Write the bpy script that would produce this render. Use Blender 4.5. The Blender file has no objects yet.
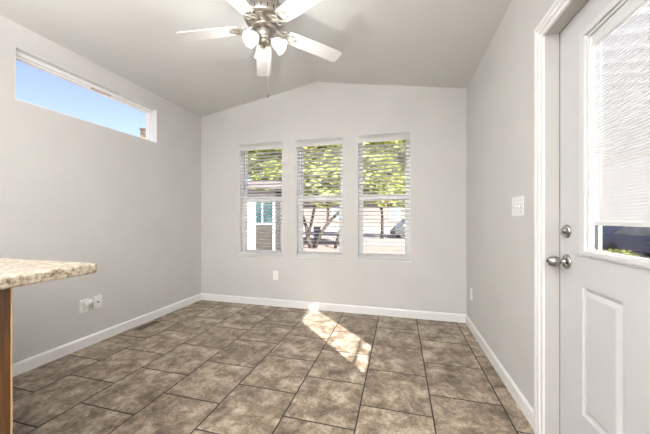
import bpy, bmesh, math, random
from mathutils import Vector, Matrix
PI = math.pi
S = bpy.context.scene
COL = S.collection

# ------------------------------------------------------------------ camera
TH = 0.2596
cam = bpy.data.cameras.new('camera')
cam.sensor_fit = 'HORIZONTAL'; cam.sensor_width = 36.0
cam.lens = 279.4 / 650 * 36.0
cam.shift_y = (218.81 - 217.0) / 650
cam.clip_start = 0.02; cam.clip_end = 500
camo = bpy.data.objects.new('camera', cam); COL.objects.link(camo)
camo.location = (0, 0, 1.1); camo.rotation_euler = (PI/2, 0, TH)
S.camera = camo

# ------------------------------------------------------------------ sky, sun, exposure
SUN_TRAVEL = Vector((-1.0, 1.09, -0.99))
world = bpy.data.worlds.new('world'); S.world = world; world.use_nodes = True
wn = world.node_tree; bg = wn.nodes['Background']
sky = wn.nodes.new('ShaderNodeTexSky'); sky.sky_type = 'NISHITA'
sky.sun_disc = False; sky.sun_elevation = math.radians(33.8)
sky.sun_rotation = math.atan2(1.0, -1.09)
sky.altitude = 300; sky.air_density = 1.0; sky.dust_density = 3.0; sky.ozone_density = 1.0
tn = wn.nodes.new('ShaderNodeMix'); tn.data_type = 'RGBA'; tn.blend_type = 'MULTIPLY'; tn.inputs[0].default_value = 1
tn.inputs[7].default_value = (1.06, .90, 1.0, 1)
wn.links.new(sky.outputs[0], tn.inputs[6]); wn.links.new(tn.outputs[2], bg.inputs[0]); bg.inputs[1].default_value = 0.265
sun = bpy.data.lights.new('sun', 'SUN'); sun.energy = 26.0; sun.angle = math.radians(0.55); sun.color = (1, .97, .935)
suno = bpy.data.objects.new('sun', sun); COL.objects.link(suno)
suno.rotation_euler = SUN_TRAVEL.to_track_quat('-Z', 'Y').to_euler(); suno.location = (4, -4, 8)
S.view_settings.view_transform = 'Standard'; S.view_settings.look = 'None'
S.view_settings.exposure = 0.17; S.view_settings.gamma = 1.0; S.view_settings.use_curve_mapping = False
S.cycles.max_bounces = 12; S.cycles.diffuse_bounces = 6; S.cycles.transparent_max_bounces = 32
S.cycles.sample_clamp_indirect = 6.0
FILL_GLOBE_W = 85.0         # each added fill globe
FILL_TORCH_W = 350.0       # each added fill torchiere
BULB_W = 4.2          # each fan bulb

# ------------------------------------------------------------------ room numbers
XL, XR, D, ZC, ZR = -2.607, 0.689, 3.2455, 2.481, 2.758
XM = (XL + XR) / 2
YB = -4.0
GZ = -0.6             # ground outside

# ------------------------------------------------------------------ materials
def mat(name, color, rough=0.5, metal=0.0, **kw):
    m = bpy.data.materials.new(name); m.use_nodes = True
    p = m.node_tree.nodes['Principled BSDF']
    p.inputs['Base Color'].default_value = (*color, 1)
    p.inputs['Roughness'].default_value = rough; p.inputs['Metallic'].default_value = metal
    for k, v in kw.items():
        p.inputs[k].default_value = v
    return m
def nodes(m):
    t = m.node_tree
    return t, t.nodes, t.links, t.nodes['Principled BSDF']
def coord(nt, kind='Object'):
    return nt.nodes.new('ShaderNodeTexCoord').outputs[kind]
def noise(nt, vec, scale, detail=4, rough=.55):
    n = nt.nodes.new('ShaderNodeTexNoise'); n.inputs['Scale'].default_value = scale
    n.inputs['Detail'].default_value = detail; n.inputs['Roughness'].default_value = rough
    nt.links.new(vec, n.inputs['Vector']); return n
def ramp(nt, fac, stops):
    r = nt.nodes.new('ShaderNodeValToRGB'); e = r.color_ramp.elements
    while len(e) < len(stops): e.new(0.5)
    for el, (p, c) in zip(e, stops):
        el.position = p; el.color = (*c, 1)
    nt.links.new(fac, r.inputs['Fac']); return r
def mapping(nt, vec, scale=(1,1,1), loc=(0,0,0), rot=(0,0,0)):
    n = nt.nodes.new('ShaderNodeMapping'); nt.links.new(vec, n.inputs['Vector'])
    n.inputs['Scale'].default_value = scale; n.inputs['Location'].default_value = loc; n.inputs['Rotation'].default_value = rot
    return n.outputs[0]
def mix(nt, a, b, fac, mode='MIX'):
    n = nt.nodes.new('ShaderNodeMix'); n.data_type = 'RGBA'; n.blend_type = mode
    for i, v in ((0, fac), (6, a), (7, b)):
        if hasattr(v, 'links') or hasattr(v, 'is_linked'): nt.links.new(v, n.inputs[i])
        else: n.inputs[i].default_value = v if i == 0 else (*v, 1)
    return n.outputs[2]
def bump(m, height, strength=.2, dist=.002):
    nt, N, L, p = nodes(m)
    b = N.new('ShaderNodeBump'); b.inputs['Strength'].default_value = strength; b.inputs['Distance'].default_value = dist
    L.new(height, b.inputs['Height']); L.new(b.outputs[0], p.inputs['Normal'])
def noisy(name, c1, c2, scale, rough=.6, bstr=0.0, bscale=None, stretch=(1,1,1), metal=0, detail=4, lo=.35, hi=.65):
    m = mat(name, c1, rough, metal); nt, N, L, p = nodes(m)
    v = mapping(nt, coord(nt), stretch)
    n = noise(nt, v, scale, detail)
    r = ramp(nt, n.outputs['Fac'], [(lo, c1), (hi, c2)]); L.new(r.outputs[0], p.inputs['Base Color'])
    if bstr:
        nb = noise(nt, v, bscale or scale, 3); bump(m, nb.outputs['Fac'], bstr)
    return m
M = {}
M['wall'] = noisy('wall_paint', (.565, .555, .54), (.585, .575, .56), 3, .65, .12, 160)
M['ceil'] = noisy('ceiling_paint', (.64, .633, .615), (.66, .653, .635), 3, .75, .25, 60)
M['trim'] = noisy('white_trim_paint', (.80, .80, .80), (.83, .83, .83), 6, .38)
M['jamb'] = noisy('aged_jamb_paint', (.46, .445, .425), (.49, .475, .455), 5, .45)  # jamb colour darker than the casing trim
M['lite'] = noisy('glass_frame_paint', (.63, .635, .64), (.65, .655, .66), 5, .4)
M['door'] = noisy('door_paint', (.56, .565, .575), (.58, .585, .595), 5, .36)
M['vinyl'] = noisy('white_vinyl', (.88, .88, .875), (.90, .90, .895), 8, .35)
M['slat'] = noisy('blind_slat_white', (.88, .88, .865), (.91, .91, .895), 8, .45)
nt, N, L, p = nodes(M['slat'])
mx = N.new('ShaderNodeMixShader'); mx.inputs[0].default_value = .5; tl = N.new('ShaderNodeBsdfTranslucent'); tl.inputs[0].default_value = (.9, .9, .88, 1)
L.new(p.outputs[0], mx.inputs[1]); L.new(tl.outputs[0], mx.inputs[2]); L.new(mx.outputs[0], N['Material Output'].inputs[0])
M['mini'] = noisy('mini_blind_white', (.70, .70, .70), (.73, .73, .73), 8, .45)
M['plate'] = noisy('plate_plastic', (.83, .83, .81), (.86, .86, .84), 20, .3)
M['dark'] = noisy('dark_slot', (.03, .03, .03), (.05, .05, .05), 20, .5)
M['seal'] = noisy('weatherstrip', (.10, .095, .09), (.14, .135, .13), 30, .7)
M['bronze'] = noisy('threshold_bronze', (.10, .08, .06), (.14, .11, .08), 30, .4, metal=.7)
M['nickel'] = noisy('brushed_nickel', (.40, .375, .345), (.50, .47, .43), 40, .28, metal=1.0, stretch=(1, 1, 8))
M['satin'] = noisy('satin_nickel', (.34, .325, .305), (.44, .425, .40), 60, .25, metal=1.0)
M['fanwhite'] = noisy('fan_blade_white', (.84, .83, .81), (.87, .86, .84), 5, .4)
M['scroll'] = noisy('fan_iron_finish', (.72, .68, .60), (.80, .76, .68), 30, .3, metal=.75)
M['cord'] = noisy('cord_white', (.62, .62, .60), (.68, .68, .66), 30, .6)
M['wand'] = noisy('wand_grey', (.28, .28, .29), (.34, .34, .35), 30, .3)
M['latch'] = noisy('latch_tan', (.50, .45, .38), (.58, .53, .46), 60, .5)
M['vent'] = noisy('vent_brown', (.10, .082, .065), (.14, .115, .09), 40, .45, metal=.3)

def glass(name, tint=(1, 1, 1), refl=.05):
    m = bpy.data.materials.new(name); m.use_nodes = True; nt = m.node_tree; nt.nodes.clear()
    o = nt.nodes.new('ShaderNodeOutputMaterial'); mx = nt.nodes.new('ShaderNodeMixShader')
    t = nt.nodes.new('ShaderNodeBsdfTransparent'); g = nt.nodes.new('ShaderNodeBsdfGlossy')
    t.inputs[0].default_value = (*tint, 1); g.inputs['Roughness'].default_value = .02
    mx.inputs[0].default_value = refl
    nt.links.new(t.outputs[0], mx.inputs[1]); nt.links.new(g.outputs[0], mx.inputs[2]); nt.links.new(mx.outputs[0], o.inputs[0])
    return m
M['glass'] = glass('window_glass', (.99, 1, 1), .025)

def emit_mat(name, color, strength):
    m = mat(name, color, .4); nt, N, L, p = nodes(m)
    p.inputs['Emission Color'].default_value = (*color, 1); p.inputs['Emission Strength'].default_value = strength
    n = noise(nt, coord(nt), 6); r = ramp(nt, n.outputs['Fac'], [(.3, tuple(c*.97 for c in color)), (.7, color)])
    L.new(r.outputs[0], p.inputs['Base Color']); return m
M['bulb'] = emit_mat('bulb_glow', (1, .95, .86), 1.6)
M['globe'] = emit_mat('globe_glow', (1, .95, .88), 3.0)  # glow of the added fill globes
def frosted():
    m = bpy.data.materials.new('frosted_shade_glass'); m.use_nodes = True; nt = m.node_tree; nt.nodes.clear()
    o = nt.nodes.new('ShaderNodeOutputMaterial'); a = nt.nodes.new('ShaderNodeMixShader'); b = nt.nodes.new('ShaderNodeMixShader')
    tl = nt.nodes.new('ShaderNodeBsdfTranslucent'); df = nt.nodes.new('ShaderNodeBsdfDiffuse'); gl = nt.nodes.new('ShaderNodeBsdfGlossy')
    tc = coord(nt); n = noise(nt, mapping(nt, tc, (1, 1, 1)), 22, 3)
    r = ramp(nt, n.outputs['Fac'], [(.4, (.78, .77, .74)), (.6, (.92, .91, .88))])
    nt.links.new(r.outputs[0], tl.inputs[0]); nt.links.new(r.outputs[0], df.inputs[0]); gl.inputs['Roughness'].default_value = .15
    a.inputs[0].default_value = .5; b.inputs[0].default_value = .06
    nt.links.new(tl.outputs[0], a.inputs[1]); nt.links.new(df.outputs[0], a.inputs[2])
    nt.links.new(a.outputs[0], b.inputs[1]); nt.links.new(gl.outputs[0], b.inputs[2]); nt.links.new(b.outputs[0], o.inputs[0])
    return m
M['shade'] = frosted()

def tile_floor():
    m = mat('floor_tile', (.2, .17, .14), .42); nt, N, L, p = nodes(m)
    oc = coord(nt)
    sep = N.new('ShaderNodeSeparateXYZ'); L.new(oc, sep.inputs[0])
    def add(sock, c):
        a = N.new('ShaderNodeMath'); a.operation = 'ADD'; L.new(sock, a.inputs[0]); a.inputs[1].default_value = c; return a.outputs[0]
    BW, RH = .411, .4045
    cmb = N.new('ShaderNodeCombineXYZ')
    L.new(add(sep.outputs[1], -1.445 - BW/2 + BW*20), cmb.inputs[0]); L.new(add(sep.outputs[0], .627 + RH*20), cmb.inputs[1])
    br = N.new('ShaderNodeTexBrick'); L.new(cmb.outputs[0], br.inputs['Vector'])
    br.offset = .5; br.offset_frequency = 2; br.squash = 1.0
    br.inputs['Scale'].default_value = 1.0; br.inputs['Mortar Size'].default_value = .0043; br.inputs['Mortar Smooth'].default_value = .15
    br.inputs['Bias'].default_value = 0; br.inputs['Brick Width'].default_value = BW; br.inputs['Row Height'].default_value = RH
    br.inputs['Color1'].default_value = (0, 0, 0, 1); br.inputs['Color2'].default_value = (1, 1, 1, 1); br.inputs['Mortar'].default_value = (.5, .5, .5, 1)
    # every tile gets its own piece of the stone pattern
    vm = N.new('ShaderNodeVectorMath'); vm.operation = 'MULTIPLY_ADD'
    L.new(br.outputs['Color'], vm.inputs[0]); vm.inputs[1].default_value = (7.3, 5.1, 9.7); L.new(oc, vm.inputs[2])
    v = vm.outputs[0]
    n1 = noise(nt, v, 7.0, 11, .76); n1.inputs['Distortion'].default_value = .3
    n2 = noise(nt, v, 62, 6, .75); n3 = noise(nt, v, 17, 7, .7); n3.inputs['Distortion'].default_value = .6
    base = ramp(nt, n1.outputs['Fac'], [(.36, (.060, .041, .026)), (.44, (.138, .101, .070)), (.51, (.220, .172, .126)), (.575, (.345, .285, .217)), (.67, (.52, .45, .365))])
    fine = ramp(nt, n2.outputs['Fac'], [(.36, (.27, .25, .23)), (.5, (.5, .5, .5)), (.64, (.70, .69, .68))])
    c1 = mix(nt, base.outputs[0], fine.outputs[0], .75, 'OVERLAY')
    veil = ramp(nt, n3.outputs['Fac'], [(.52, (0, 0, 0)), (.68, (.5, .5, .5))])
    c2 = mix(nt, c1, (.40, .35, .29), veil.outputs[0])
    tint = ramp(nt, br.outputs['Color'], [(0, (.46, .455, .45)), (1, (.545, .54, .535))])
    c3 = mix(nt, c2, tint.outputs[0], .8, 'OVERLAY')
    fin = mix(nt, c3, (.017, .014, .012), br.outputs['Fac'])
    L.new(fin, p.inputs['Base Color'])
    rr = ramp(nt, n2.outputs['Fac'], [(.3, (.36, .36, .36)), (.7, (.5, .5, .5))])
    L.new(mix(nt, rr.outputs[0], (.8, .8, .8), br.outputs['Fac']), p.inputs['Roughness'])
    inv = N.new('ShaderNodeMath'); inv.operation = 'MULTIPLY_ADD'; L.new(br.outputs['Fac'], inv.inputs[0]); inv.inputs[1].default_value = -1.0
    L.new(n2.outputs['Fac'], inv.inputs[2]); bump(m, inv.outputs[0], .25, .0025)
    return m
M['floor'] = tile_floor()

def laminate():
    m = mat('speckled_laminate', (.6, .52, .44), .32); nt, N, L, p = nodes(m); v = coord(nt)
    n1 = noise(nt, v, 55, 5, .7); n2 = noise(nt, v, 120, 3, .7); n3 = noise(nt, v, 22, 4, .6)
    a = ramp(nt, n1.outputs['Fac'], [(.37, (.12, .09, .062)), (.445, (.35, .29, .225)), (.53, (.49, .44, .365)), (.65, (.63, .61, .55))])
    b = ramp(nt, n2.outputs['Fac'], [(.36, (.25, .22, .2)), (.46, (.5, .5, .5)), (.62, (.66, .65, .63))])
    c = mix(nt, a.outputs[0], b.outputs[0], .7, 'OVERLAY')
    d = ramp(nt, n3.outputs['Fac'], [(.4, (.44, .42, .40)), (.6, (.56, .56, .56))])
    L.new(mix(nt, c, d.outputs[0], .8, 'OVERLAY'), p.inputs['Base Color']); return m
M['counter'] = laminate()
def oak():
    m = mat('golden_oak', (.3, .14, .05), .38); nt, N, L, p = nodes(m)
    v = mapping(nt, coord(nt), (14, 14, 1.1)); n = noise(nt, v, 3.0, 6, .6); n.inputs['Distortion'].default_value = .6
    n2 = noise(nt, mapping(nt, coord(nt), (160, 160, 6)), 1.0, 3)
    a = ramp(nt, n.outputs['Fac'], [(.3, (.038, .014, .004)), (.5, (.078, .031, .008)), (.7, (.125, .053, .014))])
    b = ramp(nt, n2.outputs['Fac'], [(.35, (.36, .36, .36)), (.6, (.54, .54, .54))])
    L.new(mix(nt, a.outputs[0], b.outputs[0], .7, 'OVERLAY'), p.inputs['Base Color']); return m
M['oak'] = oak()
M['oakedge'] = noisy('oak_edge_band', (.40, .27, .13), (.50, .35, .19), 8, .45, stretch=(10, 10, 1))
# outside
M['gravel'] = noisy('pinkish_gravel', (.155, .12, .105), (.21, .165, .145), 14, .9, .5, 30)
M['asphalt'] = noisy('street_surface', (.17, .14, .125), (.205, .17, .155), 5, .9)
M['concrete'] = noisy('pale_concrete', (.23, .215, .205), (.26, .245, .235), 3, .85)
M['siding_white'] = noisy('white_siding', (.36, .36, .355), (.39, .39, .385), 4, .6)
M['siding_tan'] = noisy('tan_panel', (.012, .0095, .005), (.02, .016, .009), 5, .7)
M['siding_beige'] = noisy('beige_siding', (.165, .135, .12), (.185, .155, .14), 2, .7)
M['siding_blue'] = noisy('blue_grey_siding', (.15, .18, .27), (.20, .23, .33), 3, .7)
M['roof'] = noisy('roof_shingle', (.08, .07, .065), (.13, .11, .105), 12, .9)
M['brick'] = None
M['teal'] = noisy('teal_window', (.01, .035, .038), (.04, .07, .073), 3, .15)
M['winglass'] = noisy('house_window_glass', (.10, .13, .15), (.22, .26, .28), 2, .1)
M['shadowbrown'] = noisy('dark_brown_wall', (.010, .009, .008), (.018, .016, .014), 4, .7)  # shade of the porch gap, put into the colour
M['bark'] = noisy('bark', (.025, .018, .014), (.05, .04, .032), 9, .9, .6, 20, (1, 1, .3))
M['black'] = noisy('black_rubber', (.015, .015, .016), (.03, .03, .03), 10, .6)
M['cartbody'] = noisy('cart_body_beige', (.55, .50, .45), (.60, .55, .50), 4, .3)
M['post'] = noisy('post_grey_green', (.10, .115, .09), (.13, .145, .115), 6, .6)
M['carblue'] = noisy('dark_blue_paint', (.025, .04, .11), (.035, .055, .14), 3, .25)
M['carglass'] = glass('car_glass', (.25, .28, .30), .12)
M['vanpaint'] = noisy('van_dark_grey', (.02, .022, .025), (.03, .032, .036), 3, .4)
M['utility'] = noisy('utility_grey', (.09, .11, .14), (.13, .15, .18), 6, .5)
def chimney_mat():
    m = mat('chimney_stone', (.3, .22, .1), .85); nt, N, L, p = nodes(m)
    vo = N.new('ShaderNodeTexVoronoi'); vo.inputs['Scale'].default_value = 7; L.new(coord(nt), vo.inputs['Vector'])
    r = ramp(nt, vo.outputs['Distance'], [(.1, (.15, .115, .055)), (.5, (.10, .075, .035)), (.7, (.03, .022, .012))]); L.new(r.outputs[0], p.inputs['Base Color']); return m
M['chimney'] = chimney_mat()
def fiberglass():
    m = bpy.data.materials.new('white_fiberglass'); m.use_nodes = True; nt = m.node_tree; nt.nodes.clear()
    o = nt.nodes.new('ShaderNodeOutputMaterial'); mx = nt.nodes.new('ShaderNodeMixShader'); mx.inputs[0].default_value = .45
    df = nt.nodes.new('ShaderNodeBsdfDiffuse'); tl = nt.nodes.new('ShaderNodeBsdfTranslucent')
    n = noise(nt, coord(nt), 2, 4); r = ramp(nt, n.outputs['Fac'], [(.3, (.38, .385, .395)), (.7, (.41, .415, .425))])
    for q in (df, tl): nt.links.new(r.outputs[0], q.inputs[0])
    nt.links.new(df.outputs[0], mx.inputs[1]); nt.links.new(tl.outputs[0], mx.inputs[2]); nt.links.new(mx.outputs[0], o.inputs[0])
    return m
M['fiberglass'] = fiberglass()
def leafmat(name, a, b, c, sc=.9):
    m = bpy.data.materials.new(name); m.use_nodes = True; nt = m.node_tree; nt.nodes.clear()
    o = nt.nodes.new('ShaderNodeOutputMaterial'); mx = nt.nodes.new('ShaderNodeMixShader'); mx.inputs[0].default_value = .35
    df = nt.nodes.new('ShaderNodeBsdfDiffuse'); tl = nt.nodes.new('ShaderNodeBsdfTranslucent')
    n = noise(nt, coord(nt), sc, 6, .75); r = ramp(nt, n.outputs['Fac'], [(.36, a), (.5, b), (.64, c)])
    for s in (df, tl): nt.links.new(r.outputs[0], s.inputs[0])
    nt.links.new(df.outputs[0], mx.inputs[1]); nt.links.new(tl.outputs[0], mx.inputs[2]); nt.links.new(mx.outputs[0], o.inputs[0])
    return m
M['leaf'] = leafmat('mesquite_leaf', (.07, .10, .025), (.30, .34, .085), (.78, .76, .36), 3.5)
M['leafgreen'] = leafmat('green_leaf', (.08, .115, .03), (.29, .34, .085), (.72, .74, .32), 3.5)
M['leafyellow'] = leafmat('yellow_shrub_leaf', (.10, .125, .03), (.16, .175, .045), (.22, .23, .08), 4)
M['leafdark'] = leafmat('dark_shrub_leaf', (.03, .045, .02), (.06, .08, .035), (.1, .12, .05), 4)

# ------------------------------------------------------------------ mesh helpers
def B(): return bmesh.new()
def box(bm, x0, x1, y0, y1, z0, z1, mtx=None):
    vs = [bm.verts.new((x, y, z)) for x in (x0, x1) for y in (y0, y1) for z in (z0, z1)]
    for f in ((0,1,3,2),(4,6,7,5),(0,4,5,1),(2,3,7,6),(0,2,6,4),(1,5,7,3)):
        bm.faces.new([vs[i] for i in f])
    if mtx: bmesh.ops.transform(bm, matrix=mtx, verts=vs)
    return vs
def rbox(bm, x0, x1, y0, y1, z0, z1, r=.003, seg=2, mtx=None):
    t = bmesh.new(); box(t, x0, x1, y0, y1, z0, z1)
    bmesh.ops.recalc_face_normals(t, faces=t.faces)
    bmesh.ops.bevel(t, geom=t.edges[:], offset=r, segments=seg, affect='EDGES', profile=.5)
    join(bm, t, mtx)
def join(bm, t, mtx=None):
    if mtx: bmesh.ops.transform(t, matrix=mtx, verts=t.verts)
    mp = {v: bm.verts.new(v.co) for v in t.verts}
    for f in t.faces:
        try: n = bm.faces.new([mp[v] for v in f.verts]); n.smooth = f.smooth
        except ValueError: pass
    t.free()
def lathe(bm, prof, seg=24, mtx=None, smooth=True, cap=True):
    t = bmesh.new(); rings = []
    for r, z in prof:
        if r < 1e-6: rings.append([t.verts.new((0, 0, z))])
        else: rings.append([t.verts.new((r*math.cos(2*PI*i/seg), r*math.sin(2*PI*i/seg), z)) for i in range(seg)])
    for a, b in zip(rings, rings[1:]):
        for i in range(seg):
            j = (i+1) % seg
            if len(a) == 1 and len(b) == 1: continue
            if len(a) == 1: f = t.faces.new((a[0], b[j], b[i]))
            elif len(b) == 1: f = t.faces.new((a[i], a[j], b[0]))
            else: f = t.faces.new((a[i], a[j], b[j], b[i]))
            f.smooth = smooth
    if cap:
        if len(rings[0]) > 1: t.faces.new(rings[0][::-1])
        if len(rings[-1]) > 1: t.faces.new(rings[-1])
    bmesh.ops.recalc_face_normals(t, faces=t.faces)
    join(bm, t, mtx)
def tube(bm, pts, rad, seg=8, closed=False):
    pts = [Vector(p) for p in pts]; n = len(pts)
    rs = rad if isinstance(rad, (list, tuple)) else [rad]*n
    rings = []; up = Vector((0, 0, 1))
    for i, p in enumerate(pts):
        if closed: d = pts[(i+1) % n] - pts[i-1]
        else: d = pts[min(i+1, n-1)] - pts[max(i-1, 0)]
        d.normalize()
        u = d.cross(up)
        if u.length < .05: u = d.cross(Vector((1, 0, 0)))
        u.normalize(); w = u.cross(d)
        rings.append([bm.verts.new(p + (u*math.cos(2*PI*k/seg) + w*math.sin(2*PI*k/seg))*rs[i]) for k in range(seg)])
    prs = list(zip(rings, rings[1:] + ([rings[0]] if closed else [])))
    if not closed: prs = list(zip(rings, rings[1:]))
    for a, b in prs:
        for k in range(seg):
            f = bm.faces.new((a[k], a[(k+1) % seg], b[(k+1) % seg], b[k])); f.smooth = True
    if not closed:
        bm.faces.new(rings[0][::-1]); bm.faces.new(rings[-1])
def prism(bm, poly, z0, z1, mtx=None, r=0):
    """polygon in xy pushed from z0 to z1"""
    t = bmesh.new()
    a = [t.verts.new((x, y, z0)) for x, y in poly]; b = [t.verts.new((x, y, z1)) for x, y in poly]
    t.faces.new(a[::-1]); t.faces.new(b); n = len(poly)
    for i in range(n): t.faces.new((a[i], a[(i+1) % n], b[(i+1) % n], b[i]))
    bmesh.ops.recalc_face_normals(t, faces=t.faces)
    if r: bmesh.ops.bevel(t, geom=t.edges[:], offset=r, segments=2, affect='EDGES', profile=.5)
    join(bm, t, mtx)
def frame(bm, axis, c0, c1, u0, u1, z0, z1, w, wt=None, wb=None):
    """rectangular ring; axis 'Y': ring spans x,z with depth y c0..c1; axis 'X': spans y,z"""
    wt = w if wt is None else wt; wb = w if wb is None else wb
    def bx(a, b, zz0, zz1):
        if axis == 'Y': box(bm, a, b, c0, c1, zz0, zz1)
        else: box(bm, c0, c1, a, b, zz0, zz1)
    bx(u0, u0+w, z0, z1); bx(u1-w, u1, z0, z1); bx(u0+w, u1-w, z0, z0+wb); bx(u0+w, u1-w, z1-wt, z1)
def obj(name, bm, m, parent=None, loc=None):
    bmesh.ops.recalc_face_normals(bm, faces=bm.faces)
    me = bpy.data.meshes.new(name); bm.to_mesh(me); bm.free(); me.materials.append(m)
    o = bpy.data.objects.new(name, me); COL.objects.link(o)
    if loc: o.location = loc
    if parent: o.parent = parent; o.matrix_parent_inverse = Matrix.Translation(-parent.location) if False else Matrix()
    return o
def tag(o, label=None, cat=None, group=None, kind=None):
    if label: o['label'] = label
    if cat: o['category'] = cat
    if group: o['group'] = group
    if kind: o['kind'] = kind
    return o
def thing(name, label, cat, loc=(0,0,0), rz=0, group=None, kind=None):
    o = bpy.data.objects.new(name, None); o.empty_display_size = .1; COL.objects.link(o)
    o.location = loc; o.rotation_euler = (0, 0, rz)
    return tag(o, label, cat, group, kind)
def cam_at(a, s, z=GZ):
    """a metres to the side and s metres ahead of the photographer"""
    return Vector((a*math.cos(TH) - s*math.sin(TH), a*math.sin(TH) + s*math.cos(TH), z))

# ------------------------------------------------------------------ the room
def struct(name, bm, m, label=None, cat=None, parent=None):
    return tag(obj(name, bm, m, parent), label, cat, None, 'structure')
bm = B(); box(bm, XL-.14, XR+.14, YB, D+.14, -.06, 0)
struct('floor', bm, M['floor'], 'brown mottled square floor tiles with dark joints, laid in staggered rows', 'floor')

def grid_wall(bm, axis, c0, c1, u0, u1, z0, z1, holes):
    us = sorted({u0, u1, *[h[0] for h in holes], *[h[1] for h in holes]})
    zs = sorted({z0, z1, *[h[2] for h in holes], *[h[3] for h in holes]})
    def solid(i, k):
        if not (0 <= i < len(us)-1 and 0 <= k < len(zs)-1): return False
        uc = (us[i]+us[i+1])/2; zc = (zs[k]+zs[k+1])/2
        return not any(h[0] < uc < h[1] and h[2] < zc < h[3] for h in holes)
    def V(c, u, z): return bm.verts.new((u, c, z) if axis == 'Y' else (c, u, z))
    for i in range(len(us)-1):
        for k in range(len(zs)-1):
            if not solid(i, k): continue
            a, b, c, d = us[i], us[i+1], zs[k], zs[k+1]
            for cc in (c0, c1): bm.faces.new([V(cc, a, c), V(cc, b, c), V(cc, b, d), V(cc, a, d)])
            if not solid(i-1, k): bm.faces.new([V(c0, a, c), V(c1, a, c), V(c1, a, d), V(c0, a, d)])
            if not solid(i+1, k): bm.faces.new([V(c0, b, c), V(c1, b, c), V(c1, b, d), V(c0, b, d)])
            if not solid(i, k-1): bm.faces.new([V(c0, a, c), V(c1, a, c), V(c1, b, c), V(c0, b, c)])
            if not solid(i, k+1): bm.faces.new([V(c0, a, d), V(c1, a, d), V(c1, b, d), V(c0, b, d)])
    bmesh.ops.remove_doubles(bm, verts=bm.verts, dist=1e-5)

WINS = [(-2.019, -1.413), (-1.230, -0.644), (-0.470, 0.122)]
ZB, ZT = .623, 2.069
bm = B(); grid_wall(bm, 'Y', D, D+.14, XL, XR, 0, ZC, [(a, b, ZB, ZT) for a, b in WINS])
prism(bm, [(XL, ZC), (XR, ZC), (XM, ZR)], 0, .14, Matrix(((1,0,0,0),(0,0,1,D),(0,1,0,0),(0,0,0,1))))
struct('wall_back', bm, M['wall'], 'pale greige gable wall with three tall windows', 'wall')
LW = (1.34, 2.524, 1.942, 2.312)
bm = B(); grid_wall(bm, 'X', XL-.14, XL, YB, D+.14, 0, ZC, [LW]); struct('wall_left', bm, M['wall'], 'pale greige side wall with a high slot window', 'wall')
DY0, DY1, DZ = .683, 1.597, 1.998
bm = B(); grid_wall(bm, 'X', XR, XR+.14, YB, D+.14, 0, ZC, [(DY0-.02, DY1+.02, 0, DZ+.02)])
struct('wall_right', bm, M['wall'], 'pale greige side wall with the white entry door', 'wall')
bm = B(); grid_wall(bm, 'Y', YB-.14, YB, XL-.14, XR+.14, 0, ZR, []); struct('wall_rear', bm, M['wall'], 'pale greige wall at the kitchen end', 'wall')
bm = B()
for xa, za, xb, zb in ((XL, ZC, XM, ZR), (XM, ZR, XR, ZC)):
    ex = .14
    if xa == XL: k = (ZR-ZC)/(XM-XL); p = [(XL-ex, ZC-k*ex), (XM, ZR), (XM, ZR+.1), (XL-ex, ZC-k*ex+.1)]
    else: k = (ZC-ZR)/(XR-XM); p = [(XM, ZR), (XR+ex, ZC+k*ex), (XR+ex, ZC+k*ex+.1), (XM, ZR+.1)]
    prism(bm, p, YB-.14, D+.14, Matrix(((1,0,0,0),(0,0,1,0),(0,1,0,0),(0,0,0,1))))
struct('ceiling', bm, M['ceil'], 'vaulted pale greige ceiling with a low central ridge', 'ceiling')

def baseboard(bm, axis, face, u0, u1, sgn, h=.088, t=.013):
    """little profile: square with an eased top, seen on the room side of a wall"""
    prof = [(0, 0), (t, 0), (t, h-.014), (t*.55, h-.003), (t*.3, h), (0, h)]
    t_ = bmesh.new(); ends = []
    for u in (u0, u1):
        ends.append([t_.verts.new((face+sgn*d, u, z) if axis == 'X' else (u, face+sgn*d, z)) for d, z in prof])
    n = len(prof); t_.faces.new(ends[0]); t_.faces.new(ends[1][::-1])
    for i in range(n): t_.faces.new((ends[0][i], ends[0][(i+1) % n], ends[1][(i+1) % n], ends[1][i]))
    join(bm, t_)
bm = B(); baseboard(bm, 'Y', D, XL, XR, -1); struct('baseboard_back', bm, M['trim'], 'white baseboard under the three windows', 'baseboard')
bm = B(); baseboard(bm, 'X', XL, .87, D-.013, 1); struct('baseboard_left', bm, M['trim'], 'white baseboard along the slot window wall', 'baseboard')
bm = B(); baseboard(bm, 'X', XR, 1.669, D-.013, -1); struct('baseboard_right', bm, M['trim'], 'white baseboard between the far corner and the door casing', 'baseboard')

# ---- door casing, jamb and threshold
bm = B()
CW = .069
for w0, w1, th in ((0, CW, .011), (.024, CW, .016), (.050, CW, .019)):
    # nested rings measured outward from the opening edge
    a0, a1 = DY0 - w1, DY1 + w1; zt = DZ + w1
    box(bm, XR-th, XR, DY1+w0, DY1+w1, 0, zt); box(bm, XR-th, XR, DY0-w1, DY0-w0, 0, zt)
    box(bm, XR-th, XR, DY0-w0, DY1+w0, DZ+w0, zt)
tr = struct('trim_1', bm, M['trim'], 'white moulded casing around the entry door', 'trim')
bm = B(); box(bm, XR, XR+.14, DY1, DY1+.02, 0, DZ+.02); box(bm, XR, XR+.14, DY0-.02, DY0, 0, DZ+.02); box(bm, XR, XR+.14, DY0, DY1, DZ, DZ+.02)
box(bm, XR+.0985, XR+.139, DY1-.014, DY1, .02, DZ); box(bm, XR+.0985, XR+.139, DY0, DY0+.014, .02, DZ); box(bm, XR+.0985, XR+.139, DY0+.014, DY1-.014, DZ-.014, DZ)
struct('jamb', bm, M['jamb'], None, None, tr)
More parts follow.
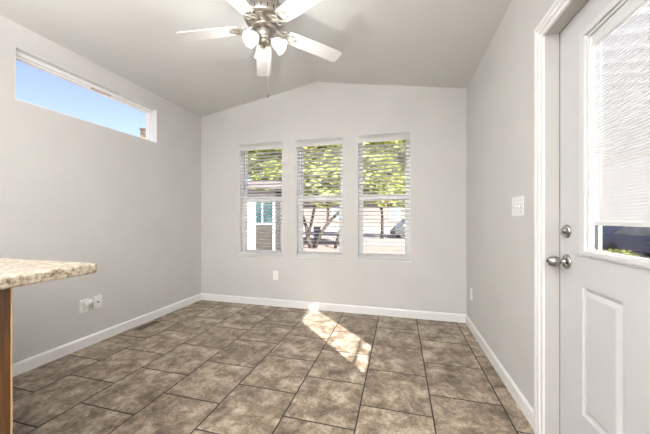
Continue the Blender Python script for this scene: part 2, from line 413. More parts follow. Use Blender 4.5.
bm = B(); box(bm, XR+.060, XR+.098, DY1-.0038, DY1-.0003, .02, DZ-.001); box(bm, XR+.062, XR+.098, DY0+.0003, DY0+.0035, .02, DZ-.001); box(bm, XR+.062, XR+.098, DY0+.004, DY1-.004, DZ-.0035, DZ-.0003)
struct('weatherstrip', bm, M['seal'], None, None, tr)
bm = B(); rbox(bm, XR-.004, XR+.138, DY0+.001, DY1-.001, .0, .011, .003); struct('threshold', bm, M['bronze'], None, None, tr)

# ---- the door
door = thing('door_1', 'white half glass entry door with built in blind and nickel egg knob', 'door', (XR+.061, DY1, 0), 0, None, 'structure')
X0 = 0.0; X1 = .036                                   # slab, in the door's own frame (y runs -0.914..0)
G = (DY1-1.37, DY1-.905)                              # glass distances from the lock edge
def dy(Y): return Y - DY1
PANELS = [(1.200, 1.425), (.855, 1.080)]
PZ = (.270, .812)
bm = B()
# face with recessed openings: slab as ring around glass and around two pressed panels
ya, yb = dy(DY0)+.004, -.004
holes = [(dy(.853), dy(1.427), .950, 1.882)] + [(dy(a), dy(b), *PZ) for a, b in PANELS]
grid_wall(bm, 'X', X0, X1, ya, yb, .013, DZ-.004, holes)
for a, b in PANELS:
    # sloped sinkage, flat groove and raised field
    def ring(m_, x): return [bm.verts.new((x, y, z)) for y, z in ((dy(a)+m_, PZ[0]+m_), (dy(b)-m_, PZ[0]+m_), (dy(b)-m_, PZ[1]-m_), (dy(a)+m_, PZ[1]-m_))]
    rs = [ring(0, X0), ring(.003, X0+.009), ring(.014, X0+.0105), ring(.018, X0+.0105), ring(.034, X0+.002), ring(.037, X0+.001)]
    for r1, r2 in zip(rs, rs[1:]):
        for i in range(4): bm.faces.new((r1[i], r1[(i+1) % 4], r2[(i+1) % 4], r2[i]))
    bm.faces.new(rs[-1])
    box(bm, X0+.012, X1, dy(a), dy(b), *PZ)
obj('slab', bm, M['door'], door)
bm = B()
for m0, m1, x in ((0, .018, -.009), (.012, .040, -.013), (.036, .056, -.003)):
    q = m1-m0; frame(bm, 'X', x, 0.001, dy(.85)+m0, dy(1.43)-m0, .945+m0*.55, 1.885-m0*.72, q, q*.72, q*.55)
for m0, m1, x in ((0, .056, .0),):
    frame(bm, 'X', X1-.02, X1+x, dy(.85)+m0, dy(1.43)-m0, .945+m0, 1.885-m0, .006)
frame(bm, 'X', .001, .0185, dy(.85)+.010, dy(1.43)-.010, .955, 1.875, .036, .030, .018)
lite = obj('glass_frame', bm, M['lite'], door)
bm = B()
fy = [dy(1.43)-.012, dy(.85)+.012]; fz = (.9505, 1.879)
for y in fy:
    for z in (1.06, 1.30, 1.55, 1.80): lathe(bm, [(0, 0), (.0045, 0), (.0045, .0012), (0, .0012)], 10, Matrix.Translation((-.0095, y, z)) @ Matrix.Rotation(-PI/2, 4, 'Y'))
for z in fz:
    for k in range(3): lathe(bm, [(0, 0), (.0045, 0), (.0045, .0012), (0, .0012)], 10, Matrix.Translation((-.0095, dy(1.35)+k*-.21, z)) @ Matrix.Rotation(-PI/2, 4, 'Y'))
obj('screw_plug', bm, M['latch'], lite)
GY0, GY1, GZ0, GZ1 = dy(.902), dy(1.378), .976, 1.842
for x in (.0005, .0155):
    bm = B(); box(bm, x, x+.003, GY0-.006, GY1+.006, GZ0-.006, GZ1+.006); obj('glass_pane', bm, M['glass'], door)
blind = None
bm = B()
pitch = .0112; ang = math.radians(47); zz = 1.096; w = .0185
while zz < GZ1 - .056:
    mt = Matrix.Translation((.0095, 0, zz)) @ Matrix.Rotation(-ang, 4, 'Y')
    box(bm, -w/2, w/2, GY0+.003, GY1-.003, -.0002, .0002, mt); zz += pitch
blind = obj('blind', bm, M['mini'], door)
bm = B(); rbox(bm, .0045, .0145, GY0+.003, GY1-.003, 1.074, 1.090, .002); obj('bottom_rail', bm, M['mini'], blind)
bm = B(); rbox(bm, .004, .015, GY0+.001, GY1-.001, GZ1-.050, GZ1+.003, .002); obj('headrail', bm, M['mini'], blind)
bm = B()
for y in (GY0+.06, GY1-.06): tube(bm, [(.0042, y, 1.09), (.0042, y, GZ1)], .0006, 5)
obj('ladder_cord', bm, M['cord'], blind)
def knobmtx(Y, z): return Matrix.Translation((0, dy(Y), z)) @ Matrix.Rotation(-PI/2, 4, 'Y')
bm = B(); lathe(bm, [(0, 0), (.034, 0), (.034, .003), (.031, .007), (.022, .010), (.0165, .012), (.0125, .013), (.0115, .030), (.0125, .033), (0, .033)], 32, knobmtx(1.535, .902))
hd = obj('handle', bm, M['satin'], door)
bm = B(); lathe(bm, [(.0125, .030), (.019, .034), (.0245, .041), (.0265, .050), (.0255, .058), (.022, .067), (.016, .075), (.010, .079), (.009, .077), (0, .077)], 32, knobmtx(1.535, .902))
obj('knob', bm, M['satin'], hd)
bm = B(); box(bm, -.082, -.076, dy(1.535)-.002, dy(1.535)+.002, .896, .908); obj('turn_button', bm, M['dark'], hd)
bm = B(); lathe(bm, [(0, 0), (.032, 0), (.032, .004), (.029, .009), (.020, .012), (.011, .013), (.010, .018), (0, .018)], 32, knobmtx(1.535, 1.042))
db = obj('deadbolt', bm, M['satin'], door)
bm = B(); rbox(bm, -.032, -.016, dy(1.535)-.006, dy(1.535)+.006, 1.027, 1.057, .003); obj('thumb_turn', bm, M['satin'], db)
bm = B()
for z in (.25, 1.0, 1.75): tube(bm, [(-.006, dy(DY0)+.002, z-.045), (-.006, dy(DY0)+.002, z+.045)], .006, 8)
obj('hinge', bm, M['satin'], door)

# ------------------------------------------------------------------ the three tall windows and their blinds
WNAMES = ['left of the three tall windows, nearest the far left corner', 'middle of the three tall windows', 'right of the three tall windows, nearest the entry door']
BL = ['white slatted blind over the tall window nearest the slot window wall, neighbour porch behind it',
      'white slatted blind over the middle tall window, tree trunks behind it',
      'white slatted blind over the tall window nearest the door, street behind it']
for i, (a, b) in enumerate(WINS):
    wv = thing('window_%d' % (i+1), 'white vinyl single hung window, ' + WNAMES[i], 'window', ((a+b)/2, D, ZB), 0, None, 'structure')
    hw = (b-a)/2; H = ZT-ZB; rz = 1.345-ZB               # rail centre
    bm = B(); frame(bm, 'Y', .066, .130, -hw, hw, 0, H, .032, .030, .034); obj('window_frame', bm, M['vinyl'], wv)
    bm = B(); frame(bm, 'Y', .098, .120, -hw+.032, hw-.032, rz-.01, H-.030, .018, .018, .044); ua = obj('upper_sash', bm, M['vinyl'], wv)
    bm = B(); box(bm, -hw+.05, hw-.05, .107, .111, rz+.034, H-.048); obj('glass_pane', bm, M['glass'], ua)
    bm = B(); frame(bm, 'Y', .072, .097, -hw+.032, hw-.032, .034, rz+.042, .026, .075, .032); la = obj('lower_sash', bm, M['vinyl'], wv)
    bm = B(); box(bm, -hw+.058, hw-.058, .083, .087, .066, rz-.033); obj('glass_pane', bm, M['glass'], la)
    bm = B(); rbox(bm, -.03, .03, .062, .072, rz+.024, rz+.036, .002); obj('sash_lock', bm, M['vinyl'], la)
    # painted sill lip and thin reveal liner
    bm = B(); rbox(bm, -hw-.004, hw+.004, -.014, .0655, -.004, .010, .003)
    obj('window_sill', bm, M['trim'], wv)
    bm = B(); box(bm, -hw, -hw+.004, .002, .066, .010, H-.001); box(bm, hw-.004, hw, .002, .066, .010, H-.001); obj('reveal', bm, M['trim'], wv)
    # blind
    bt = thing('window_blind', BL[i], 'blind', ((a+b)/2, D, ZT), 0, 'slatted blinds over the tall windows')
    bm = B()
    rbox(bm, -hw+.001, hw-.001, -.014, -.002, -.090, -.002, .002); rbox(bm, -hw+.005, hw-.005, -.002, .05, -.05, -.004, .002)
    obj('valance', bm, M['slat'], bt)
    bm = B(); n = 0; z = -.125
    while z > -(H) + .075:
        mt = Matrix.Translation((0, .030, z)) @ Matrix.Rotation(math.radians(-7), 4, 'X')
        box(bm, -hw+.006, hw-.006, -.025, .025, -.0017, .0017, mt); z -= .0445
    obj('slat_panel', bm, M['slat'], bt)
    zr_ = -H + .030
    bm = B(); rbox(bm, -hw+.006, hw-.006, .004, .054, zr_-.016, zr_+.022, .004); obj('bottom_rail', bm, M['slat'], bt)
    for sx in (-1, 1):
        bm = B()
        for yy in (.004, .056): tube(bm, [(sx*(hw-.10), yy, -.05), (sx*(hw-.10), yy, zr_)], .0009, 5)
        obj('ladder_cord', bm, M['cord'], bt)
    bm = B(); tube(bm, [(-hw+.075, -.004, -.095), (-hw+.075, -.006, -.12), (-hw+.075, -.006, -.66)], .0032, 6); obj('wand', bm, M['wand'], bt)

# ------------------------------------------------------------------ high slot window in the left wall
wv = thing('window_4', 'wide white framed slot window high in the left wall', 'window', (XL, LW[0], LW[2]), 0, None, 'structure')
Lw = LW[1]-LW[0]; Lh = LW[3]-LW[2]
bm = B(); frame(bm, 'X', -.125, -.055, 0, Lw, 0, Lh, .022, .030, .018); frame(bm, 'X', -.115, -.072, .022, Lw-.022, .018, Lh-.030, .012, .014, .010)
obj('window_frame', bm, M['vinyl'], wv)
bm = B(); box(bm, -.097, -.093,   .034, Lw-.034, .028, Lh-.044); obj('glass_pane', bm, M['glass'], wv)
bm = B(); box(bm, -.055, -.001, .0, .003, 0.003, Lh-.003); box(bm, -.055, -.001, Lw-.003, Lw, .003, Lh-.003); box(bm, -.055, -.001, 0, Lw, Lh-.003, Lh); box(bm, -.055, -.001, 0, Lw, 0, .003); obj('reveal', bm, M['trim'], wv)
bm = B(); rbox(bm, -.071, -.05, .545, .715, Lh-.046, Lh-.031, .003); obj('latch', bm, M['latch'], wv)

# ------------------------------------------------------------------ wall plates
def plate_bm(w, h, t=.006):
    bm = B(); rbox(bm, -w/2, w/2, -t, 0, -h/2, h/2, .0025); return bm
def outlet(t):
    obj('cover_plate', plate_bm(.070, .115), M['plate'], t)
    for s in (-1, 1):
        bm = B(); rbox(bm, -.017, .017, -.0085, -.005, s*.0195-.014, s*.0195+.014, .002); r = obj('receptacle', bm, M['plate'], t)
        bm = B()
        for x, h in ((-.0065, .008), (.0065, .0065)): box(bm, x-.001, x+.001, -.0088, -.008, s*.0195+.002-h/2, s*.0195+.002+h/2)
        lathe(bm, [(0, 0), (.0022, 0), (.0022, .0004), (0, .0004)], 10, Matrix.Translation((0, -.0084, s*.0195-.008)) @ Matrix.Rotation(PI/2, 4, 'X'))
        obj('slot', bm, M['dark'], r)
    bm = B(); lathe(bm, [(0, 0), (.003, 0), (.003, .0008), (0, .0008)], 10, Matrix.Translation((0, -.006, 0)) @ Matrix.Rotation(PI/2, 4, 'X')); obj('screw', bm, M['satin'], t)
outlet(thing('wall_outlet', 'white outlet plate below the left tall window', 'outlet', (-1.506, D, .389), 0))
outlet(thing('wall_outlet', 'white outlet plate with a plug-in device, by the countertop', 'outlet', (XL, 1.779, .355), PI/2))
outlet(thing('wall_outlet', 'white outlet plate low on the door wall near the far corner', 'outlet', (XR, 3.03, .356), -PI/2))
t = thing('plug_adapter', 'small white plug-in device in the outlet near the countertop', 'adapter', (XL+.0085, 1.800, .378), PI/2)
bm = B(); rbox(bm, -.019, .019, -.040, -.0006, -.020, .030, .008, 3); obj('body', bm, M['plate'], t)
bm = B(); lathe(bm, [(0, 0), (.011, 0), (.0115, .012), (.008, .020), (0, .022)], 16, Matrix.Translation((0, -.039, .010)) @ Matrix.Rotation(PI/2, 4, 'X')); obj('cap', bm, M['plate'], t)
t = thing('cable_plate', 'white wall plate with a single dark coaxial jack', 'wall plate', (XL, 1.892, .358), PI/2)
obj('cover_plate', plate_bm(.070, .115), M['plate'], t)
bm = B(); lathe(bm, [(0, 0), (.0065, 0), (.0065, .003), (.005, .003), (.005, .010), (0, .010)], 14, Matrix.Translation((0, -.006, 0)) @ Matrix.Rotation(PI/2, 4, 'X')); obj('coax_jack', bm, M['dark'], t)
t = thing('light_switch', 'white triple switch plate beside the door casing', 'switch', (XR, 1.914, 1.175), -PI/2)
obj('cover_plate', plate_bm(.165, .117), M['plate'], t)
for x in (-.046, 0, .046):
    bm = B(); box(bm, x-.0055, x+.0055, -.0066, -.0055, -.013, .013); b_ = obj('slot', bm, M['wand'], t)
    bm = B(); rbox(bm, -.0042, .0042, -.012, .002, -.006, .006, .001, 1, Matrix.Translation((x, -.006, .003)) @ Matrix.Rotation(math.radians(25), 4, 'X')); obj('toggle', bm, M['plate'], t)
    for z in (-.036, .036):
        bm = B(); lathe(bm, [(0, 0), (.0028, 0), (.0028, .0007), (0, .0007)], 10, Matrix.Translation((x, -.006, z)) @ Matrix.Rotation(PI/2, 4, 'X'))
        obj('screw', bm, M['satin'], t)

# floor register
t = thing('floor_vent', 'dark brown louvred floor register beside the left baseboard', 'vent', (XL+.10, 2.31, 0), 0)
bm = B(); frame(bm, 'Y', 0, .004, -.042, .042, -.13, .13, .008)
bmesh.ops.transform(bm, matrix=Matrix(((1,0,0,0),(0,0,1,0),(0,1,0,0),(0,0,0,1))), verts=bm.verts)
fr = obj('vent_frame', bm, M['vent'], t)
bm = B()
for k in range(26):
    y = -.119 + k*.0095; box(bm, -.034, .034, -.0015, .0015, .0004, .0030, Matrix.Translation((0, y, 0)))
obj('louver', bm, M['vent'], t)
bm = B(); box(bm, -.034, .034, -.122, .122, .0002, .0006); obj('duct_opening', bm, M['dark'], t)

# ------------------------------------------------------------------ kitchen peninsula
t = thing('base_cabinet', 'golden oak peninsula cabinet under the speckled countertop', 'cabinet', (-1.215, .617, 0), 0)
bm = B(); box(bm, -1.389, -.02, -.585, -.006, .10, .8795); box(bm, -1.389, -.05, -.53, -.03, 0, .10); obj('carcass', bm, M['oak'], t)
bm = B(); rbox(bm, -.019, 0, -.597, -.0045, 0, .8795, .0015); obj('end_panel', bm, M['oak'], t)
bm = B(); box(bm, -.0195, .0004, -.0045, .0, 0, .8795); e = obj('edge_band', bm, M['oakedge'], t); e['label'] = 'pale edge strip'
for k in range(3):
    x = -1.36 + k*.45
    bm = B(); rbox(bm, x, x+.43, -.606, -.586, .13, .70, .003); frame(bm, 'Y', -.611, -.606, x, x+.43, .13, .70, .055); d_ = obj('door', bm, M['oak'], t)
    bm = B(); lathe(bm, [(.004, 0), (.004, .014), (.012, .018), (.013, .024), (.008, .028), (0, .029)], 16, Matrix.Translation((x+.40, -.611, .62)) @ Matrix.Rotation(PI/2, 4, 'X')); obj('knob', bm, M['satin'], d_)
    bm = B(); rbox(bm, x, x+.43, -.606, -.586, .72, .86, .003); d_ = obj('drawer', bm, M['oak'], t)
    bm = B(); lathe(bm, [(.004, 0), (.004, .014), (.012, .018), (.013, .024), (.008, .028), (0, .029)], 16, Matrix.Translation((x+.215, -.606, .79)) @ Matrix.Rotation(PI/2, 4, 'X')); obj('knob', bm, M['satin'], d_)
bm = B()
def arc(cx, cy, r, a0, a1, n=8): return [(cx+r*math.cos(a0+(a1-a0)*i/n), cy+r*math.sin(a0+(a1-a0)*i/n)) for i in range(n+1)]
poly = [(-2.605, -.02), (-1.185, -.02)] + arc(-1.185-.012, .864-.012, .012, 0, PI/2) + [(-2.605, .864)]
prism(bm, poly, .880, .920, None, .008)
o = tag(obj('countertop', bm, M['counter']), 'cream and brown speckled countertop with a rounded overhanging end', 'countertop')

# ------------------------------------------------------------------ ceiling fan
FX, FY, FZ = XM, 1.870, 2.479
fan = thing('ceiling_fan', 'white five blade ceiling fan with nickel motor and three glass light shades', 'ceiling fan', (FX, FY, FZ), 0)
bm = B(); lathe(bm, [(.080, .279), (.080, .262), (.072, .240), (.055, .226), (.050, .205)], 36); obj('canopy', bm, M['nickel'], fan)
bm = B(); lathe(bm, [(.050, .215), (.096, .212), (.104, .204), (.100, .185), (.078, .160), (.076, .152), (.112, .144), (.136, .132), (.142, .118), (.142, .078), (.136, .066), (.108, .052), (.080, .044), (.070, .040), (.070, .030), (.086, .026), (.088, .016), (.080, .006), (.045, .002), (0, .002)], 40)
mo = obj('motor_housing', bm, M['nickel'], fan)
for k in range(20):
    bm = B(); rbox(bm, .1405, .1432, -.004, .004, .084, .112, .001, 1, Matrix.Rotation(2*PI*k/20, 4, 'Z')); obj('vent_slot', bm, M['dark'], mo)
bm = B(); lathe(bm, [(.052, .004), (.056, -.010), (.054, -.040), (.044, -.054), (.040, -.058), (.040, -.072), (.046, -.078), (.044, -.090), (.026, -.104), (.012, -.110), (.009, -.120), (0, -.122)], 32); sw = obj('switch_housing', bm, M['nickel'], fan)
PHI = math.radians(189.34)
for k in range(5):
    a = PHI + k*2*PI/5
    Rz = Matrix.Rotation(a, 4, 'Z') @ Matrix.Translation((0, 0, .026)) @ Matrix.Rotation(math.radians(2.6), 4, 'Y') @ Matrix.Rotation(math.radians(-8), 4, 'X')
    outl = [(.185, -.048), (.20, -.056), (.30, -.062), (.60, -.066)] + arc(.628, -.041, .025, -PI/2, 0, 5)[1:] + arc(.628, .041, .025, 0, PI/2, 5) + [(.60, .066), (.30, .062), (.20, .056), (.185, .048)]
    bm = B(); prism(bm, outl, -.003, .003, Rz, .0012); bl = obj('blade', bm, M['fanwhite'], fan)
    # iron: stem from motor, two scrolls, plate below the blade
    bm = B()
    tube(bm, [(.075, 0, .014), (.11, 0, .004), (.14, 0, -.008), (.165, 0, -.010)], [.010, .009, .008, .008], 8)
    for s in (-1, 1):
        pts = [(.150 + .085*q/10 + .012*math.sin(q/10*PI), s*(.046*math.sin(q/10*PI*.92)), -.010 + .003*q/10) for q in range(11)]
        tube(bm, pts, .0052, 7)
        loop = [(.148+.020*math.cos(q/12*2*PI), s*(.028+.018*math.sin(q/12*2*PI)), -.010) for q in range(12)]
        tube(bm, loop, .0042, 6, True)
        lathe(bm, [(.0, -.006), (.012, -.006), (.012, .001), (0, .001)], 14, Matrix.Translation((.215, s*.034, -.005)))
    lathe(bm, [(.0, -.006), (.013, -.006), (.013, .001), (0, .001)], 14, Matrix.Translation((.245, 0, -.005)))
    bmesh.ops.transform(bm, matrix=Rz, verts=bm.verts)
    obj('blade_iron', bm, M['scroll'], fan)
for k in range(3):
    a = math.radians(248 + 120*k)
    tilt = math.radians(52)
    mt = Matrix.Translation((0, 0, -.060)) @ Matrix.Rotation(a, 4, 'Z')
    bm = B(); tube(bm, [(.030, 0, 0), (.042, 0, .003), (.054, 0, -.002), (.062, 0, -.012)], [.009, .008, .008, .009], 9)
    sm = Matrix.Translation((.060, 0, -.010)) @ Matrix.Rotation(-tilt, 4, 'Y') @ Matrix.Rotation(PI, 4, 'X') @ Matrix.Scale(.88, 4)
    # shade axis (+z of sm) points down and outward
    lathe(bm, [(0, -.012), (.016, -.012), (.024, -.004), (.026, .010), (.024, .016)], 20, sm)
    bmesh.ops.transform(bm, matrix=mt, verts=bm.verts); ar = obj('lamp_arm', bm, M['nickel'], fan)
    bm = B()
    outp = [(.022, .006), (.026, .014), (.036, .026), (.046, .044), (.050, .064), (.051, .082), (.055, .098), (.062, .108)]
    inp = [(r-.0022, z) for r, z in outp[::-1]]
    lathe(bm, outp + inp, 28, mt @ sm, True, False); obj('lamp_shade', bm, M['shade'], fan)
    bm = B(); lathe(bm, [(0, .014), (.012, .016), (.013, .030), (.019, .045), (.023, .058), (.020, .071), (.010, .079), (0, .080)], 18, mt @ sm); obj('bulb', bm, M['bulb'], fan)
    li = bpy.data.lights.new('bulb_light', 'POINT'); li.energy = BULB_W; li.color = (1, .99, .975); li.shadow_soft_size = .02
    lo = bpy.data.objects.new('bulb_light', li); COL.objects.link(lo); lo.parent = fan; lo.location = (mt @ sm) @ Vector((0, 0, .128))
bm = B(); tube(bm, [(.025, .010, -.085), (.026, .010, -.20), (.026, .010, -.455)], .0011, 5); pc = obj('pull_chain', bm, M['cord'], fan)
bm = B(); lathe(bm, [(0, 0), (.004, .002), (.0085, .014), (.0075, .026), (.003, .034), (0, .035)], 14, Matrix.Translation((.026, .010, -.488))); obj('fob', bm, M['vent'], pc)

# ------------------------------------------------------------------ unseen fill lamps added behind the photographer
for k, (x, y) in enumerate(((-1.25, -1.0), (.42, -1.6), (-1.54, -2.6))):
    zc_ = ZR - abs(x-XM)*(ZR-ZC)/(XR-XM)
    t = thing('globe_pendant', ['white globe pendant over the kitchen near the left wall', 'white globe pendant over the kitchen near the door wall', 'white globe pendant at the far kitchen end'][k], 'lamp', (x, y, zc_), 0, 'kitchen globe pendants')  # added only to fill the room with light, out of view
    bm = B(); lathe(bm, [(0, .003), (.06, .003), (.055, -.022), (.012, -.03), (0, -.03)], 20); obj('canopy', bm, M['nickel'], t)
    bm = B(); tube(bm, [(0, 0, -.03), (0, 0, -.82)], .006, 8); obj('stem', bm, M['nickel'], t)
    zg = -.93
    bm = B(); lathe(bm, [(0, zg+.12), (.03, zg+.116)] + [(.12*math.sin(q/14*PI), zg+.12*math.cos(q/14*PI)) for q in range(2, 14)] + [(0, zg-.12)], 28); obj('globe', bm, M['globe'], t)
    li = bpy.data.lights.new('globe_light', 'POINT'); li.energy = FILL_GLOBE_W; li.color = (.985, .99, 1); li.shadow_soft_size = .16
    lo = bpy.data.objects.new('globe_light', li); COL.objects.link(lo); lo.parent = t; lo.location = (0, 0, zg)

for k, (x, y) in enumerate(((-.95, -1.15), (-1.9, -2.0))):
    t = thing('torchiere_lamp', ['tall nickel torchiere lamp in the kitchen, the one nearer the fan', 'tall nickel torchiere lamp at the far kitchen end'][k], 'floor lamp', (x, y, 0), 0, 'torchiere lamps')  # added uplight, bounces off the ceiling as fill, out of view
    bm = B(); lathe(bm, [(0, .022), (.05, .022), (.13, .012), (.14, 0), (0, 0)], 28); obj('base', bm, M['nickel'], t)
    bm = B(); tube(bm, [(0, 0, .02), (0, 0, 1.66)], .012, 10); obj('pole', bm, M['nickel'], t)
    bm = B(); lathe(bm, [(0, 1.655), (.05, 1.66), (.12, 1.70), (.17, 1.775), (.168, 1.778), (.117, 1.706), (.05, 1.668), (0, 1.664)], 32); obj('bowl', bm, M['nickel'], t)
    li = bpy.data.lights.new('torchiere_light', 'AREA'); li.shape = 'DISK'; li.size = .24; li.energy = FILL_TORCH_W; li.color = (.985, .99, 1)
    lo = bpy.data.objects.new('torchiere_light', li); COL.objects.link(lo); lo.parent = t; lo.location = (0, 0, 1.74); lo.rotation_euler = (PI, 0, 0)

# ------------------------------------------------------------------ outside
random.seed(4)
bm = B(); box(bm, -60, 60, -30, 18.9, GZ-.1, GZ); struct('ground', bm, M['gravel'], 'pinkish gravel yard outside', 'ground')
bm = B(); box(bm, -60, 60, 18.9, 19.5, GZ-.1, GZ+.04); struct('kerb', bm, M['concrete'], 'pale kerb along the street', 'kerb')
bm = B(); box(bm, -60, 60, 19.5, 25.5, GZ-.1, GZ-.01); struct('street', bm, M['asphalt'], 'pale street beyond the yard', 'street')
bm = B(); box(bm, -60, 60, 25.5, 90, GZ-.1, GZ); struct('sidewalk', bm, M['concrete'], 'white concrete apron across the street', 'pavement')

def leaves(bm, c, r, n, size, seed):
    rnd = random.Random(seed)
    for _ in range(n):
        while True:
            p = Vector((rnd.uniform(-1, 1), rnd.uniform(-1, 1), rnd.uniform(-1, 1)))
            if .12 < p.length < 1: break
        p = Vector((p.x*r[0], p.y*r[1], p.z*r[2])) + Vector(c)
        q = Matrix.Rotation(rnd.uniform(0, 2*PI), 3, 'Z') @ Matrix.Rotation(rnd.uniform(-1.3, 1.3), 3, 'X')
        s = size*rnd.uniform(.6, 1.4)
        vs = [bm.verts.new(p + q @ Vector(v)) for v in ((-s, 0, 0), (0, -s*.45, s*.1), (s, 0, 0), (0, s*.45, -s*.1))]
        bm.faces.new(vs)
def tree(label, base, stems, clumps, size, m, seed, name='mesquite_tree', group=None):
    t = thing(name, label, 'tree', base, 0, group)
    bm = B()
    for pts, r0, r1 in stems:
        n = len(pts); tube(bm, pts, [r0 + (r1-r0)*i/(n-1) for i in range(n)], 9)
    obj('trunk', bm, M['bark'], t)
    bm = B()
    for i, (c, r, n) in enumerate(clumps): leaves(bm, c, r, n, size, seed*100+i)
    obj('foliage', bm, m, t)
    return t
rnd = random.Random(11)
def crown(cx, cy, z0, z1, rx, ry, k, n, rr):
    out = []
    for _ in range(k):
        a = rnd.uniform(0, 2*PI); q = math.sqrt(rnd.random())
        out.append(((cx+rx*q*math.cos(a), cy+ry*q*math.sin(a), rnd.uniform(z0, z1)), (rr*rnd.uniform(.7, 1.3), rr*rnd.uniform(.7, 1.3), rr*rnd.uniform(.45, .8)), n))
    return out
# stems are given in the tree's own frame
stA = [([(0, 0, -.05), (-.25, 0, .5), (-.35, .1, 1.1), (-.75, .2, 2.2), (-1.3, .2, 3.6)], .16, .05),
       ([(-.28, 0, .6), (-.1, .1, 1.4), (.15, .2, 2.6), (.1, .3, 3.8)], .11, .04),
       ([(.15, -.1, -.05), (.55, 0, .9), (1.0, 0, 1.5), (1.9, .1, 2.4), (2.6, .2, 3.6)], .13, .05),
       ([(.95, 0, 1.4), (.9, .2, 2.3), (.7, .3, 3.8)], .09, .03),
       ([(1.35, .1, 0), (1.6, .1, 1.0), (2.3, .2, 2.2), (3.2, .2, 3.4)], .09, .04)]
tree('spreading mesquite with several leaning dark trunks, seen through the middle tall window', cam_at(-.75, 16.2), stA,
     crown(1.75, .2, 2.9, 6.8, 2.7, 1.1, 64, 260, 1.0), .16, M['leaf'], 1)
stB = [([(0, 0, -.05), (.03, 0, 1.5), (-.05, .1, 3.0), (.1, .2, 4.8)], .15, .07), ([(-.03, .05, 2.6), (.9, .2, 4.2), (1.4, .2, 5.2)], .09, .04), ([(0, .05, 2.4), (-1.0, .2, 4.0)], .08, .04)]
tree('tall single trunk tree at the street, seen through the tall window nearest the door', cam_at(4.9, 24.0), stB, crown(.6, 0, 3.2, 8.6, 4.2, 2.2, 60, 260, 1.25), .2, M['leaf'], 2)
tree('leafy green tree beside the neighbour porch roof', cam_at(-4.3, 21.5), [([(0, 0, -.05), (.1, 0, 1.5), (-.1, .1, 3.6)], .15, .06)], crown(.6, 0, 2.6, 8.6, 1.3, 1.0, 30, 260, 1.0) + crown(-1.0, 0, 5.3, 9.2, 1.6, 1.0, 30, 260, .95), .17, M['leafgreen'], 3)
tree('dark green tree behind the beige house across the street', cam_at(-2, 52.0), [([(0, 0, -.05), (.1, 0, 3), (-.1, .1, 7)], .3, .15)], crown(0, 0, 4, 11, 6, 2, 30, 150, 2.4), .5, M['leafgreen'], 4)
tree('broad green tree far across the street, beyond the far end of the beige house', cam_at(13, 56.0), [([(0, 0, -.05), (.1, 0, 3), (-.1, .1, 7)], .3, .15)], crown(0, 0, 4, 11, 6, 2, 30, 150, 2.4), .5, M['leafgreen'], 5)

# neighbour on the left, past the first tall window
t = thing('neighbour_house', 'white sided neighbour house with tan porch wainscot and teal glass', 'house', (-4.0, 9.0, GZ), .38)
bm = B(); box(bm, -8, -.84, 0, 2.6, 0, 2.72)
for k in range(14): box(bm, -8.01, -.84, -.012, 0, .05+k*.19, .05+k*.19+.012)
obj('wall', bm, M['siding_white'], t)
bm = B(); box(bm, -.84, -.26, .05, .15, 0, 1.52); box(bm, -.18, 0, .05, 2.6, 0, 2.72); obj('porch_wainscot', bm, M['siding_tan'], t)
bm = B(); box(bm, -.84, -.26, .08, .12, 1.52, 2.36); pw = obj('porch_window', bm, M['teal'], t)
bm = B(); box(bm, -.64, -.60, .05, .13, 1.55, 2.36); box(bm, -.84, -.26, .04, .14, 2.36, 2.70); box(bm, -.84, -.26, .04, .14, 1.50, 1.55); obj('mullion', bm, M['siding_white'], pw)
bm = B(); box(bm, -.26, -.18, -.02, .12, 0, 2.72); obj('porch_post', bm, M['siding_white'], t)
bm = B(); box(bm, -.18, -.02, .02, .05, 0, 2.72); obj('dark_panel', bm, M['shadowbrown'], t)  # near-black sheet standing in for the dark gap beside the post
bm = B()
prism(bm, [(-.35, 2.70), (3.0, 3.32), (3.0, 3.40), (-.35, 2.80)], -8.4, .2, Matrix(((0,0,1,0),(1,0,0,0),(0,1,0,0),(0,0,0,1)))); obj('roof', bm, M['roof'], t)
bm = B(); box(bm, -8.4, .22, -.38, -.34, 2.70, 2.79); obj('fascia', bm, M['roof'], t)
bm = B(); box(bm, -5.4, -4.5, 1.7, 2.5, 2.7, 5.14); box(bm, -5.42, -4.48, 1.68, 2.52, 5.14, 5.20); obj('chimney', bm, M['chimney'], t)

# house across the street
t = thing('neighbour_house', 'long beige house with a small window across the street', 'house', (-6, 38, GZ), 0)
bm = B(); box(bm, -14, 12, 0, 7, 0, 3.9)
for k in range(13): box(bm, -14.01, 12.01, -.03, 0, .1+k*.3, .1+k*.3+.03)
obj('wall', bm, M['siding_beige'], t)
bm = B(); box(bm, -14, 12, -.06, 0, 0, .55); obj('skirting', bm, M['concrete'], t)
bm = B(); prism(bm, [(-.7, 3.8), (3.5, 5.0), (7.7, 3.8), (7.7, 4.0), (3.5, 5.2), (-.7, 4.0)], -14.6, 12.6, Matrix(((0,0,1,0),(1,0,0,0),(0,1,0,0),(0,0,0,1)))); obj('roof', bm, M['roof'], t)
for x in (-9.5, -3.0, 4.85):
    bm = B(); box(bm, x, x+1.15, -.05, .02, 1.5, 3.5); w_ = obj('window', bm, M['winglass'], t)
    bm = B(); frame(bm, 'Y', -.09, 0, x-.12, x+1.27, 1.4, 3.6, .13); box(bm, x, x+1.15, -.08, -.05, 2.45, 2.55); obj('window_frame', bm, M['siding_white'], w_)

